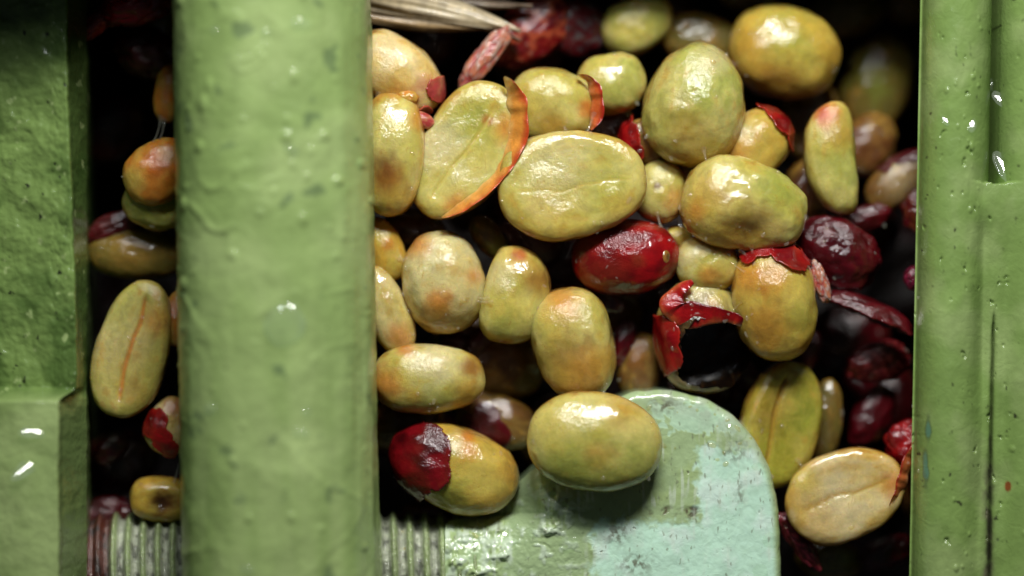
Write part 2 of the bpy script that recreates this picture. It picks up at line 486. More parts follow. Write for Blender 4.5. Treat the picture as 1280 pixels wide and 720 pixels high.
LUGZ = .30
def lug():
    pts = [(556, 652), (580, 648), (603, 640), (632, 618), (662, 590), (690, 566), (720, 536), (748, 512), (775, 495), (800, 488), (838, 487), (880, 497), (915, 517),
           (944, 549), (962, 585), (972, 625), (975, 670), (976, 720), (974, 780), (955, 850), (880, 900), (760, 900), (640, 850), (600, 800), (556, 775), (556, 714)]
    pts = np.array(pts, float)
    seg = np.hypot(*(np.roll(pts, -1, 0) - pts).T); cum = np.concatenate([[0], np.cumsum(seg)])
    nc = 760
    s = np.linspace(0, cum[-1], nc, endpoint=False)
    q = np.vstack([pts, pts[:1]])
    bx = np.interp(s, cum, q[:, 0]); by = np.interp(s, cum, q[:, 1])
    for _ in range(14):
        bx = (np.roll(bx, 1) + bx + np.roll(bx, -1)) / 3; by = (np.roll(by, 1) + by + np.roll(by, -1)) / 3
    jag = fbm(np.stack([bx / 100, by / 100, by * 0], 1), 3.5, 3, 160)
    cx, cy = 800, 682
    t = 1 - np.linspace(0, 1, 190) ** 1.25                # 1 at rim .. 0 at centre
    t[0] = 1
    Tg, Bx = np.meshgrid(t, bx, indexing='ij'); _, By = np.meshgrid(t, by, indexing='ij')
    _, Jg = np.meshgrid(t, jag, indexing='ij')
    px = cx + (Bx - cx) * Tg; py = cy + (By - cy) * Tg
    rad = np.hypot(Bx - cx, By - cy)
    dist = ((1 - Tg) * rad).ravel() / 100
    px = (px + Jg * 3.0 * Tg ** 8).ravel(); py = (py + Jg * 3.0 * Tg ** 8).ravel()
    z = np.full(len(px), LUGZ)
    rb = .13
    z -= rb - np.sqrt(np.clip(rb ** 2 - np.clip(rb - dist, 0, rb) ** 2, 0, None))
    # neck is round like the shank
    neck = 1 - smooth(px, 590, 700)
    yy = (712 - py) / 100
    zn = -.45 + np.sqrt(np.clip(.70 ** 2 - yy ** 2, .001, None))
    z = z * (1 - neck) + np.minimum(zn, .30) * neck
    p2 = np.stack([px / 100, py / 100, px * 0], 1)
    n1 = fbm(p2, 2.2, 4, 170); n2 = fbm(p2, 7, 3, 171); n3 = fbm(p2, 14, 3, 172)
    # where the top coat is chipped away: mint under-paint, photo px
    def rectm(x0, x1, y0, y1, s=16, w=9):
        dx = np.maximum(x0 - px, px - x1); dy = np.maximum(y0 - py, py - y1)
        return smooth(-np.maximum(dx, dy) + w * n1 + 16 * n2 + 9 * n3, -s * .5, s * .5)
    mint = np.maximum(rectm(874, 990, 560, 900, 14, 14), rectm(742, 990, 652, 900, 14, 10))
    mint = np.maximum(mint, rectm(815, 935, 498, 540, 4, 24) * .55)
    mint *= smooth(dist, .02, .12)
    wet = (1 - mint) * smooth(-px, -770, -690) * smooth(py, 590, 640)
    rust = np.exp(-((px - 838) / 42) ** 4) * np.exp(-((py - 641) / 9) ** 2) * 1.0
    rust = smooth(rust * (.75 + 1.6 * n1 + 1.3 * n2), .25, .8)
    speck = smooth(fbm(np.stack([px / 100, py / 100 * .45, px * 0], 1), 19, 2, 177) + .35 * n1, .40, .50)
    pits = smooth(n3 + .25 * n1, .50, .60)
    z += -.008 * mint - .012 * rust - .012 * pits + .007 * n2 + .01 * n1
    blob = wet * (.05 * smooth(n1, 0, .3) + .03 * np.abs(n2))
    z += blob
    pos = np.stack([(px - 640) / 100 * (H - z) / H, (360 - py) / 100 * (H - z) / H, z], 1)
    c = np.tile([.39, .52, .27], (len(px), 1)).astype(float)
    c = mixc(c, GREEN_P * 1.25, .6 * smooth(n1, -.2, .3))
    c = mixc(c, (.58, .70, .52), wet * .85 * smooth(n2 + n1 * .6, -.05, .25))  # paints the pale glints of the wet left part into the colour
    c = mixc(c, (.60, .88, .69), mint)
    c = mixc(c, (.78, .92, .84), mint * .6 * smooth(n1, 0, .35))
    rim_w = smooth(dist, .4, .1) * smooth(n2 + .2, -.1, .3) * smooth(py, 640, 540) * smooth(px, 780, 830)
    c = mixc(c, (.45, .52, .40), .6 * rim_w)
    c = mixc(c, (.105, .07, .045), rust * .9 * smooth(n3, -.4, .1))
    c = mixc(c, (.14, .12, .08), .75 * pits)
    c = mixc(c, (.20, .22, .14), .65 * speck)
    streak = smooth(fbm(np.stack([px / 100 * 1.0, py / 100 * .12, px * 0], 1), 14, 2, 180), .1, .35) * smooth(n1, -.2, .2)
    c = mixc(c, (.70, .80, .66), .6 * streak * (1 - .5 * mint))
    dirt = np.exp(-((px - 795) / 20) ** 2 - ((py - 706) / 12) ** 2) + np.exp(-((px - 770) / 14) ** 2 - ((py - 668) / 14) ** 2) + np.exp(-((px - 832) / 15) ** 2 - ((py - 508) / 9) ** 2) + .8 * np.exp(-((px - 920) / 16) ** 2 - ((py - 566) / 12) ** 2) + .8*np.exp(-((px - 925) / 5) ** 2 - ((py - 618) / 16) ** 2)
    c = mixc(c, (.12, .10, .055), np.clip(dirt, 0, 1) * smooth(n3, -.15, .2) * .85)
    nr = len(t)
    P = pos.reshape(nr, nc, 3); C = c.reshape(nr, nc, 3)
    s1 = P[:1].copy(); s1[:, :, 2] -= .25; s2 = s1.copy(); s2[:, :, 2] = -.75
    P = np.concatenate([s2, s1, P], 0); C = np.concatenate([C[:1] * .8, C[:1], C], 0)
    return mesh_obj('lug', P.reshape(-1, 3) - bl, grid_faces(nr + 2, nc, True), M_LUG, bolt, C.reshape(-1, 3))
lug()

# ------------------------------------------------------------------ beans
import bmesh
def ico(sub):
    bm = bmesh.new(); bmesh.ops.create_icosphere(bm, subdivisions=sub, radius=1)
    v = np.array([x.co[:] for x in bm.verts]); f = np.array([[q.index for q in x.verts] for x in bm.faces]); bm.free()
    return v / np.linalg.norm(v, axis=1)[:, None], f
ICO = {s: ico(s) for s in (4, 5, 6)}

PAL = {
    'olive':  ((.40, .40, .09), (.53, .48, .15)),
    'green':  ((.33, .31, .035), (.44, .38, .07)),
    'yellow': ((.58, .515, .16), (.48, .425, .09)),
    'pale':   ((.62, .52, .22), (.54, .44, .14)),
    'cream':  ((.72, .58, .28), (.66, .48, .16)),
    'amber':  ((.54, .335, .05), (.51, .40, .075)),
    'orange': ((.55, .20, .025), (.50, .28, .05)),
    'brown':  ((.16, .075, .02), (.20, .12, .03)),
    'shaded':   ((.15, .12, .025), (.17, .11, .025)),  # darkened copy for dim beans, shade put into the colour
    'grey':   ((.58, .52, .25), (.60, .50, .20)),
    'red':    ((.30, .004, .006), (.15, .002, .004)),
    'maroon': ((.045, .0015, .003), (.08, .003, .006)),
    'crimson': ((.17, .003, .006), (.06, .0015, .003)),
    'rose':   ((.38, .05, .045), (.45, .15, .08)),
}
STC = {'o': (.56, .19, .025), 'b': (.27, .105, .015), 'd': (.12, .035, .01), 'r': (.42, .02, .02), 'y': (.58, .47, .10), 'w': (.66, .58, .34), 'g': (.27, .33, .05), 'a': (.47, .27, .035), 'k': (.01, .006, .004)}

def bean_surface(b, sub, grow=0.0):
    """returns local points (rotated, not translated), unit-sphere coordinates, faces"""
    sp, f = ICO[sub]
    a, w = b['a'] / 100 * (H - b['z']) / H, b['b'] / 100 * (H - b['z']) / H
    c = b.get('c', .80 * b['b']) / 100
    e = b.get('sq', 2.25)
    n = (np.abs(sp) ** e).sum(1) ** (-1 / e)
    q = sp * n[:, None]
    x, y, z = q.T
    egg = b.get('egg', .08)
    y = y * (1 - egg * x); z = z * (1 - egg * .6 * x)
    flat = b.get('flat', 0)
    off = b['seed'] * 3.71
    so = np.stack([sp[:, 0] * 1.4, sp[:, 1], sp[:, 2]], 1)
    crease = np.zeros(len(sp))
    if flat:
        zt = np.clip(z, 0, None)
        plate = flat * (1 - np.clip(1 - zt, 0, 1) ** 2.6)
        z = np.where(z > 0, plate, z)
        yc = b.get('cry', 0) + .05 * np.sin(x * 4 + b['seed']) + .05 * perlin(np.stack([x * 3 + off, x * 0, x * 0], 1))
        cw = b.get('cw', .055)
        lin = smooth(-np.abs(x - b.get('crx', 0)), -.84, -.62)
        crease = np.exp(-((y - yc) / cw) ** 2) * lin * (sp[:, 2] > 0)
        broad = np.exp(-((y - yc) / .26) ** 2) * lin * (sp[:, 2] > 0)
        z = z - b.get('cd', .09) * (crease + .5 * broad)
        # low swollen rim round the flat face
        rr = np.hypot(x, y); z = z + .025 * np.exp(-((rr - .80) / .12) ** 2) * (sp[:, 2] > 0)
    lump = b.get('lump', .08)
    nn = fbm(so, 1.15, 2, off) * lump + fbm(so, 3.2, 3, off + 5) * lump * .26
    if flat: nn = nn * .7
    P = np.stack([x * a, y * w, z * c], 1)
    nd = P / np.array([a, w, c]) ** 2; nd /= np.linalg.norm(nd, axis=1)[:, None] + 1e-9
    P = P + nd * (nn * min(a, w) * 1.0)[:, None]
    if b.get('bend'):
        P[:, 1] += b['bend'] / 100 * (sp[:, 0] ** 2 - .35)
    if b.get('tip'):     # pointed end
        P[:, 0] += a * b['tip'] * np.clip(sp[:, 0], 0, 1) ** 14
    for (dx, dy, r, dep) in b.get('dent', ()):      # local unit coordinates on the front
        dd = np.exp(-(((sp[:, 0] - dx) ** 2 + (sp[:, 1] - dy) ** 2) / r ** 2)) * (sp[:, 2] > -.1)
        P[:, 2] -= dep * c * dd
    if grow:
        P = P + nd * grow
    rx, ry, rz = R(b.get('rx', 0)), R(b.get('ry', 0)), R(b['ang'])
    cx, sx = math.cos(rx), math.sin(rx); P = P @ np.array([[1, 0, 0], [0, cx, sx], [0, -sx, cx]])
    cy, sy = math.cos(ry), math.sin(ry); P = P @ np.array([[cy, 0, -sy], [0, 1, 0], [sy, 0, cy]])
    cz, sz = math.cos(rz), math.sin(rz); P = P @ np.array([[cz, sz, 0], [-sz, cz, 0], [0, 0, 1]])
    return P, sp, f, crease

def circ_mask(ppx, ppy, circles, nz, amp=8):
    m = np.full(len(ppx), -1e3)
    for cx, cy, r in circles:
        m = np.maximum(m, r - np.hypot(ppx - cx, ppy - cy))
    return m + nz * amp

def add_skin(b, root, loc, circles, pal='red', amp=4, grow=.018, holes=(), curl=0.0, label=None, thick=.018):
    P, sp, f, _ = bean_surface(b, 6, grow)
    Wp = P + loc
    ppx, ppy = PX(Wp)
    nz = fbm(sp, 1.9, 2, b['seed'] * 1.3 + 50)
    m = circ_mask(ppx, ppy, circles, nz, amp)
    for h in holes: m = np.minimum(m, -circ_mask(ppx, ppy, [h], nz, amp))
    back = b.get('skinback', -.4)
    m = np.minimum(m, (sp[:, 2] - back + .25 * nz) * 60)
    keep = (m[f] > 0).all(1)
    f2 = f[keep]
    if len(f2) == 0: return None
    used = np.unique(f2); remap = -np.ones(len(P), int); remap[used] = np.arange(len(used))
    n = P / (np.linalg.norm(P, axis=1)[:, None] + 1e-9)
    m = np.clip(m, -5, None)
    lift = np.exp(-np.clip(m, 0, None) / 5.0)
    P = P + n * (lift * (curl + .015) + .012 * nz)[:, None]
    c = np.tile(PAL[pal][0], (len(P), 1)).astype(float)
    c = mixc(c, PAL[pal][1], smooth(nz, -.2, .3))
    c = mixc(c, (.42, .03, .012) if pal in ('red', 'rose', 'orange') else (.12, .01, .01), .6 * np.exp(-np.clip(m, 0, None) / 2.4))
    o = mesh_obj('skin', P[used], remap[f2], M_SKIN, root, c[used])
    md = o.modifiers.new('thickness', 'SOLIDIFY'); md.thickness = thick; md.offset = -1
    if label: o['label'] = label
    return o

_seed = [0]
def bean(label, cx, cy, a, b, ang, z, pal='olive', name='coffee_bean', cat='coffee bean', stains_shade=(), skins=(), group='coffee beans freshly stripped of their skins', rim=None, mat=None, **k):
    _seed[0] += 1
    a *= 1.045; b *= 1.045
    d = dict(a=a, b=b, ang=ang, z=z, seed=_seed[0] * 1.13, **k)
    loc = np.array(W(cx, cy, z))
    sub = 6 if a > 78 else (5 if a > 24 else 4)
    P, sp, f, crease = bean_surface(d, sub)
    ppx, ppy = PX(P + loc)
    off = d['seed'] * 2.3
    n1 = fbm(sp, 1.3, 3, off); n2 = fbm(sp, 4, 3, off + 9)
    A, B = PAL[pal]
    c = np.tile(A, (len(P), 1)).astype(float)
    c = mixc(c, B, smooth(n1 + .3 * n2, -.25, .3))
    c = mixc(c, (.46, .27, .05) if pal not in ('red', 'maroon') else B, .42 * smooth(n2 + .5 * n1, .16, .48))
    rim = rim or (.27, 'a' if pal not in ('red', 'maroon') else 'd')
    if rim:      # amber parchment edge, browner outwards to paint in shade falloff
        amt, key = rim
        c = mixc(c, STC[key], np.clip(amt * 1.25 * smooth(-sp[:, 2] + .35 * n1 + .3 * n2, -.75, -.15), 0, .95))
        if key == 'a': c = mixc(c, STC['b'], .75 * smooth(-sp[:, 2] + .5 * n2 + .3 * n1, -.38, .05))
    front = smooth(P[:, 2], -.12, .02)
    for (sx, sy, r, key, st) in stains_shade:  # own stains; amber and brown ones low down also paint in shade
        dd = np.hypot(ppx - sx, ppy - sy) / (r * 1.1) + .55 * n2 + .35 * n1
        c = mixc(c, STC[key], st * smooth(-dd, -1.35, -.2) * front)
    if k.get('flat'):
        veins = np.exp(-((n2 + .05) / .05) ** 2) * (sp[:, 2] > .3)
        c = mixc(c, STC['y'], .25 * veins)
        c = mixc(c, STC[k.get('ck', 'a')], np.clip(crease * 1.1, 0, 1) * .75)
    c *= (1 + .10 * n2)[:, None]
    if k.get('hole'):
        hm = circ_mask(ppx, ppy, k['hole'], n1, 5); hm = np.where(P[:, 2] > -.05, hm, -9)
        c = mixc(c, (.004, .002, .001), smooth(-P[:, 2], -.12, .0))  # inside painted black where the hollow's own shade is too weak
        f = f[~(hm[f] > 0).all(1)]
    mm = mat or (M_SKIN if pal in ('red', 'maroon') else M_BEAN)
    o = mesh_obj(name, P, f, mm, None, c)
    o.location = loc
    tag(o, label, cat, group)
    for s in skins:
        s = dict(s); add_skin(d, o, loc, s.pop('c'), **s)
    return o, d, loc

# ---- main bay, upper left
bean('yellow bean with pink-tinged tip, uppermost against the right side of the thick post', 496, 92, 62, 42, -38, .0, 'cream',
     stains_shade=[(485, 118, 26, 'a', .8), (505, 124, 22, 'o', .6), (535, 105, 16, 'r', .5)],
     skins=[dict(c=[(548, 112, 17), (533, 140, 9)], pal='rose')], egg=.05)
bean('upright yellow bean with a dark brown patch, half behind the thick post', 490, 193, 74, 39, 88, .22, 'yellow', sq=2.5,
     stains_shade=[(485, 222, 26, 'b', .95), (480, 205, 18, 'd', .5), (524, 150, 14, 'o', .6), (500, 250, 20, 'a', .6)], rim=(.5, 'o'), egg=-.05)
bean('flat-faced bean in a torn orange skin rim with a small dark red spot', 583, 190, 90, 56, 56, .16, 'yellow', flat=.40, egg=-.14, ck='y', c=44, rx=-6, cd=.05, cw=.035,
     stains_shade=[(610, 150, 8, 'r', 1.0), (545, 180, 34, 'w', .6), (590, 150, 30, 'g', .4), (635, 160, 20, 'o', .8), (575, 262, 20, 'o', .7)])

def rind(label, path, widths, z0, z1, parent=None, name='torn_rind', k1=(.68, .26, .04), k2=(.50, .06, .015), k3=(.75, .45, .15)):
    n, k = 110, 20
    path = np.array(path, float); t = np.linspace(0, len(path) - 1, n); ti = np.arange(len(path))
    x = np.interp(t, ti, path[:, 0]); y = np.interp(t, ti, path[:, 1]); w = np.interp(t, ti, widths)
    for _ in range(60):
        x[1:-1] = (x[:-2] + x[1:-1] + x[2:]) / 3; y[1:-1] = (y[:-2] + y[1:-1] + y[2:]) / 3
    tx, ty = np.gradient(x), np.gradient(y); L = np.hypot(tx, ty); nx, ny = -ty / L, tx / L
    th = np.linspace(0, 2 * np.pi, k, endpoint=False)
    q = np.stack([t * 1.3, t * 0, t * 0], 1); wob = perlin(q + 3.3) * .25; wz = perlin(q * 1.5 + 8.8)
    X = x[:, None] + nx[:, None] * (w * (1 + wob))[:, None] * np.cos(th); Y = y[:, None] + ny[:, None] * (w * (1 + wob))[:, None] * np.cos(th)
    Z = z0 + (z1 - z0) * (.5 - .5 * np.cos(th)) [None, :] + .035 * np.sin(th)[None, :] * (w / w.max())[:, None] + .04 * wz[:, None]
    P = np.stack([((X - 640) / 100 * (H - Z) / H).ravel(), ((360 - Y) / 100 * (H - Z) / H).ravel(), Z.ravel()], 1)
    nz = fbm(P, 4, 3, 5); outer = np.tile(np.cos(th), n)
    c = mixc(np.tile(k1, (len(P), 1)), k2, smooth(-outer + .8 * nz, .1, .9))
    c = mixc(c, k3, smooth(outer + nz, .3, 1.0) * .7)
    o = mesh_obj(name, P, grid_faces(n, k, True), M_SKIN, parent, c)
    if parent: o.location = -np.array(parent.location); o['label'] = label
    return o
rind('torn orange skin rim', [(630, 96), (641, 108), (647, 128), (650, 152), (645, 180), (632, 208), (612, 232), (588, 252), (566, 266), (552, 272)], [1.5, 9, 13, 14, 12, 10, 8, 7, 5, 1], .34, .58, bpy.data.objects['coffee_bean.002'])
bean('curved green-yellow bean with an orange end, tucked behind the large flat bean', 690, 134, 54, 44, -6, -.12, 'yellow', sq=2.5,
     stains_shade=[(672, 150, 30, 'y', .9), (690, 158, 16, 'a', .7), (738, 135, 14, 'o', .9)], dent=[(-.1, -.6, .35, .28)],
     bend=-8)
rind('red-orange skin edge', [(722, 94), (736, 97), (745, 112), (748, 132), (745, 150), (738, 162)], [1, 5, 8, 9, 7, 2], .12, .28, bpy.data.objects['coffee_bean.%03d' % (_seed[0] - 1)], 'skin', (.50, .09, .02), (.35, .02, .01), (.60, .25, .08))
bean('large pale oval bean lying flat side up with a fine bright centre line', 715, 231, 91, 65, 5, .38, 'yellow', flat=.42, egg=.10, ck='y', c=46, cry=-.06, cd=.018, cw=.02, rx=-4,
     stains_shade=[(700, 205, 50, 'w', .35), (760, 250, 40, 'g', .2), (690, 285, 50, 'a', .35), (780, 265, 26, 'a', .5)], rim=(.4, 'a'))
bean('round olive bean between the curved bean and the big pointed one', 764, 105, 43, 37, 15, -.28, 'olive', stains_shade=[(750, 85, 18, 'y', .5)], egg=0)
bean('blurred yellow-green bean at the top edge above the round olive one', 797, 30, 46, 34, 32, -1.0, 'olive', stains_shade=[(790, 35, 22, 'y', .6)])
bean('big pointed olive-yellow bean, its tip up, right of the round olive bean', 868, 132, 75, 60, 80, .0, 'olive', tip=.05, egg=.14, c=54,
     stains_shade=[(890, 75, 22, 'w', .45), (850, 150, 30, 'b', .30), (880, 110, 30, 'g', .4), (870, 190, 40, 'a', .5)])
bean('dull brown bean half hidden above the big pointed one', 876, 50, 46, 34, -10, -1.15, 'shaded', rim=(.6, 'b'))
bean('big round amber-olive bean near the top edge, high on the right of the heap', 980, 66, 68, 56, -14, -.8, 'amber', egg=.02, c=52,
     stains_shade=[(985, 50, 45, 'g', .45), (940, 60, 26, 'a', .6), (975, 105, 40, 'b', .5)])
bean('dim olive bean standing upright beside the top of the welded tubes', 1097, 103, 62, 41, 72, -2.0, 'shaded', stains_shade=[(1090, 95, 30, 'g', .5)])
bean('very dim brown bean at the top edge, right of the big amber-olive one', 1058, 18, 46, 28, 10, -2.0, 'shaded')
bean('very dim brown bean in the top corner beside the welded tubes', 1140, 4, 32, 24, 20, -2.2, 'brown')
bean('dim yellowish bean cut by the top edge above the big amber-olive one', 935, -4, 34, 18, -5, -1.4, 'shaded')
bean('amber bean wearing a bright red skin cap, left of the crescent bean', 946, 180, 47, 38, 50, -.15, 'amber',
     stains_shade=[(930, 165, 22, 'w', .35), (925, 190, 22, 'o', .5), (945, 205, 26, 'y', .6)],
     skins=[dict(c=[(973, 133, 20), (988, 148, 22), (1000, 175, 17), (1003, 205, 14), (958, 128, 12)], curl=.03, amp=5, label='bright red skin cap')])
bean('slim crescent bean standing upright with an orange-red top end', 1042, 199, 68, 31, -84, -.15, 'yellow', bend=14, sq=2.5,
     stains_shade=[(1035, 145, 18, 'o', .9), (1028, 142, 12, 'r', .6), (1055, 205, 30, 'g', .5), (1050, 170, 20, 'a', .6)])
bean('plump yellow-green bean leaning right of the large pale flat one', 930, 257, 76, 55, -14, .25, 'yellow', egg=.10, c=44, sq=2.4,
     stains_shade=[(975, 235, 34, 'g', .6), (885, 245, 28, 'a', .6), (870, 265, 16, 'o', .6), (935, 290, 40, 'b', .6), (900, 300, 30, 'a', .6)], dent=[(.15, -.62, .32, .3)])
bean('small yellow bean wedged between the large flat bean and the plump leaning one', 826, 239, 39, 31, 80, -.12, 'yellow', stains_shade=[(845, 250, 18, 'o', .5), (822, 232, 5, 'd', .8)])
bean('tiny pinkish bean end showing left of the plump leaning bean', 860, 222, 20, 16, 60, -.2, 'cream', stains_shade=[(860, 225, 16, 'o', .5)])
bean('small brown bean half under a shiny red skin, above the large flat bean', 806, 178, 30, 24, -50, -.18, 'brown', stains_shade=[(815, 175, 15, 'b', .6)],
     skins=[dict(c=[(776, 152, 16), (784, 172, 18), (792, 190, 12)], curl=.04)])
bean('small round yellow bean beside the scarred end of the red cherry', 884, 330, 39, 33, -12, .05, 'yellow', egg=0,
     stains_shade=[(885, 345, 14, 'o', .7), (860, 320, 18, 'w', .5), (900, 350, 22, 'a', .5)])
bean('amber sliver of a bean between the red cherry and the plump leaning bean', 850, 300, 22, 17, 0, -.2, 'amber')
# the whole cherry
o, d, loc = bean('whole glossy red coffee cherry with a small round scar at its right end', 783, 321, 66, 45, 3, .0, 'red', name='coffee_cherry', cat='coffee cherry', group=None, egg=.06, c=42, lump=.07,
     stains_shade=[(832, 322, 11, 'k', .0), (760, 345, 30, 'd', .3), (797, 325, 10, 'd', .5)])
sv, sf = ICO[4]
q = sv * np.array([.085, .10, .035]); q = q @ np.array([[math.cos(.75), 0, -math.sin(.75)], [0, 1, 0], [math.sin(.75), 0, math.cos(.75)]])
s_ = mesh_obj('stem_scar', q, sf, M_BEAN, o, np.tile([.30, .14, .03], (len(q), 1)) * (1 - .6 * smooth(-np.hypot(sv[:, 0], sv[:, 1]), -.6, -.3))[:, None])
s_.location = (.49, -.0, .27)

bean('tall yellow bean with a ragged bright red top and orange shoulders', 968, 377, 72, 51, 96, .12, 'amber', c=48, egg=-.04,
     stains_shade=[(995, 370, 30, 'y', .8), (1000, 400, 22, 'g', .4), (935, 350, 24, 'o', .55), (950, 410, 40, 'b', .5), (965, 345, 26, 'o', .5)],
     skins=[dict(c=[(955, 308, 19), (975, 312, 17), (998, 325, 14), (937, 322, 12), (985, 322, 10)], amp=9, curl=.03, label='ragged bright red skin cap')])
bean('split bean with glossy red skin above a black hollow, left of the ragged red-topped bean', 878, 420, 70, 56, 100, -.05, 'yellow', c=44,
     stains_shade=[(878, 366, 22, 'w', .5), (890, 385, 12, 'o', .6), (840, 430, 26, 'o', .7), (885, 450, 75, 'd', 1.0), (860, 465, 40, 'b', .35), (898, 430, 48, 'k', 1.0), (915, 455, 40, 'k', 1.0), (885, 440, 45, 'k', 1.0)],
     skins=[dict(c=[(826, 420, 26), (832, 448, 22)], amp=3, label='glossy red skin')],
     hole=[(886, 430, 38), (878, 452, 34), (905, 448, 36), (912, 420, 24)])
rind('folded red skin edge over the hollow', [(866, 352), (848, 362), (838, 382), (850, 394), (876, 394), (902, 394), (922, 398), (936, 412)], [3, 10, 17, 18, 14, 9, 7, 2], .32, .40, bpy.data.objects['coffee_bean.%03d' % (_seed[0] - 2)], 'skin', (.34, .006, .008), (.12, .002, .003), (.50, .10, .03))
bean('round grey-green bean with an orange stain at its foot, nearest the post in the middle', 554, 353, 61, 50, 100, .10, 'grey', egg=.05, c=48,
     stains_shade=[(548, 378, 18, 'o', .85), (548, 395, 20, 'b', .7), (520, 305, 18, 'o', .7), (592, 345, 12, 'o', .6), (550, 405, 30, 'a', .5)])
bean('upright kidney-shaped bean with orange top, second from the post in the middle', 643, 369, 59, 41, 80, .16, 'yellow', bend=7, sq=2.5,
     stains_shade=[(650, 322, 22, 'a', .7), (650, 318, 9, 'r', .6), (672, 350, 22, 'b', .75), (625, 345, 20, 'w', .4), (640, 390, 30, 'y', .7), (630, 405, 22, 'g', .4)])
bean('tall amber bean with a brown lower half, just above the bean on the lug', 717, 430, 69, 49, 106, .18, 'yellow', sq=2.6, c=44, egg=-.06,
     stains_shade=[(700, 380, 26, 'o', .7), (710, 452, 40, 'b', .6), (735, 460, 26, 'o', .4), (690, 400, 22, 'y', .6), (755, 450, 20, 'a', .7), (715, 480, 30, 'a', .6)])
bean('lying oval yellow bean with orange blotches at both ends, touching the post', 536, 473, 68, 43, -1, .15, 'yellow',
     stains_shade=[(482, 480, 24, 'o', .75), (590, 460, 14, 'b', .9), (584, 490, 18, 'a', .8), (508, 436, 12, 'o', .9), (518, 495, 12, 'a', .7), (545, 495, 26, 'g', .3), (540, 450, 32, 'w', .6)])
bean('dark brown bean deep below the kidney-shaped and tall amber beans', 625, 452, 56, 44, -20, -.75, 'shaded', stains_shade=[(620, 450, 40, 'b', .5)])
bean('dim brown bean with a dark red patch, behind the half-red bean', 622, 527, 50, 33, -16, -.55, 'brown',
     skins=[dict(c=[(607, 520, 18), (618, 545, 20), (590, 530, 14)], pal='maroon')])
bean('amber bean with a dark red skinned left end, above the bolt thread', 568, 585, 80, 50, -20, .02, 'amber', c=46, egg=-.02,
     stains_shade=[(600, 595, 34, 'y', .8), (585, 562, 14, 'o', .6), (570, 553, 14, 'w', .4), (585, 545, 8, 'o', .8), (560, 620, 30, 'g', .5), (640, 590, 14, 'b', .4)],
     skins=[dict(c=[(500, 560, 44), (528, 570, 38), (545, 592, 20), (520, 600, 24)], pal='crimson', amp=6, curl=.03, label='dark red skin over the left end')])
b32 = bean('smooth yellow-green bean lying on the painted lug of the eye bolt', 743, 552, 82, 60, -6, .62, 'yellow', egg=.02, c=37, lump=.03, sq=2.15,
     stains_shade=[(745, 572, 18, 'o', .6), (765, 566, 10, 'b', .5), (705, 585, 30, 'g', .5), (800, 580, 30, 'g', .5), (740, 600, 50, 'g', .55), (780, 510, 26, 'o', .25), (690, 530, 26, 'y', .5)])
bean('green flat-faced bean with a long crease, standing behind the rounded end of the lug', 975, 530, 78, 48, 76, -.28, 'green', flat=.46, cd=.12, c=46, cry=.22, ck='a', rx=8,
     stains_shade=[(965, 510, 34, 'b', .4), (1000, 520, 26, 'g', .4)])
bean('dim greyish bean edge hidden behind the creased green one', 1032, 525, 50, 20, 84, -.75, 'shaded')
bean('pale cream bean, flat side up with an amber crease, lowest on the right', 1056, 619, 74, 54, 22, .05, 'cream', flat=.36, egg=.06, ck='a', c=42, cry=.05, cd=.04, cw=.04,
     stains_shade=[(1050, 610, 44, 'w', .45), (1005, 600, 18, 'y', .8), (1115, 605, 16, 'o', .7), (1020, 655, 26, 'a', .4)], rim=(.75, 'a'))
rind('orange-red tail of skin', [(1112, 632), (1122, 618), (1128, 602), (1131, 586), (1138, 570), (1146, 556), (1150, 538)], [1, 5, 7, 7, 6, 5, 2], .12, .26, sc.objects[-1] if False else [q for q in bpy.data.objects if str(q.get('label', '')).startswith('pale cream bean')][0], 'skin', (.55, .14, .04), (.30, .02, .01), (.62, .30, .12))
bean('slim bean half behind the post, just left of the round grey-green one', 480, 312, 40, 24, 110, -.05, 'amber', stains_shade=[(487, 305, 10, 'o', .6)])
bean('pale slanting bean half behind the post, below the slim one', 484, 388, 58, 26, 112, .1, 'pale', stains_shade=[(500, 420, 18, 'o', .6)])
bean('small dark greenish bean tip above the kidney-shaped bean', 611, 297, 30, 17, -55, -.35, 'shaded', stains_shade=[(625, 308, 14, 'g', .8)])
bean('dim brown upright bean between the tall amber bean and the split red one', 799, 456, 40, 27, 85, -.6, 'brown', stains_shade=[(795, 445, 16, 'b', .4)])
bean('dark brown bean in shadow under the red cherry', 760, 395, 42, 32, 20, -1.1, 'brown')
bean('dim pale-brown bean with a dark skin above it, beside the middle of the welded tubes', 1124, 226, 48, 26, 40, -.9, 'brown', stains_shade=[(1125, 225, 24, 'w', .25)],
     skins=[dict(c=[(1125, 190, 16), (1140, 185, 18), (1158, 190, 16), (1105, 205, 10)], pal='maroon')])
bean('dim green bean at the bottom edge right of the lug', 1036, 698, 40, 26, -10, -1.0, 'shaded')
bean('dark orange bean edge behind the welded tubes above the bottom corner', 1150, 610, 24, 38, 0, -1.1, 'brown', stains_shade=[(1140, 610, 20, 'o', .4)])
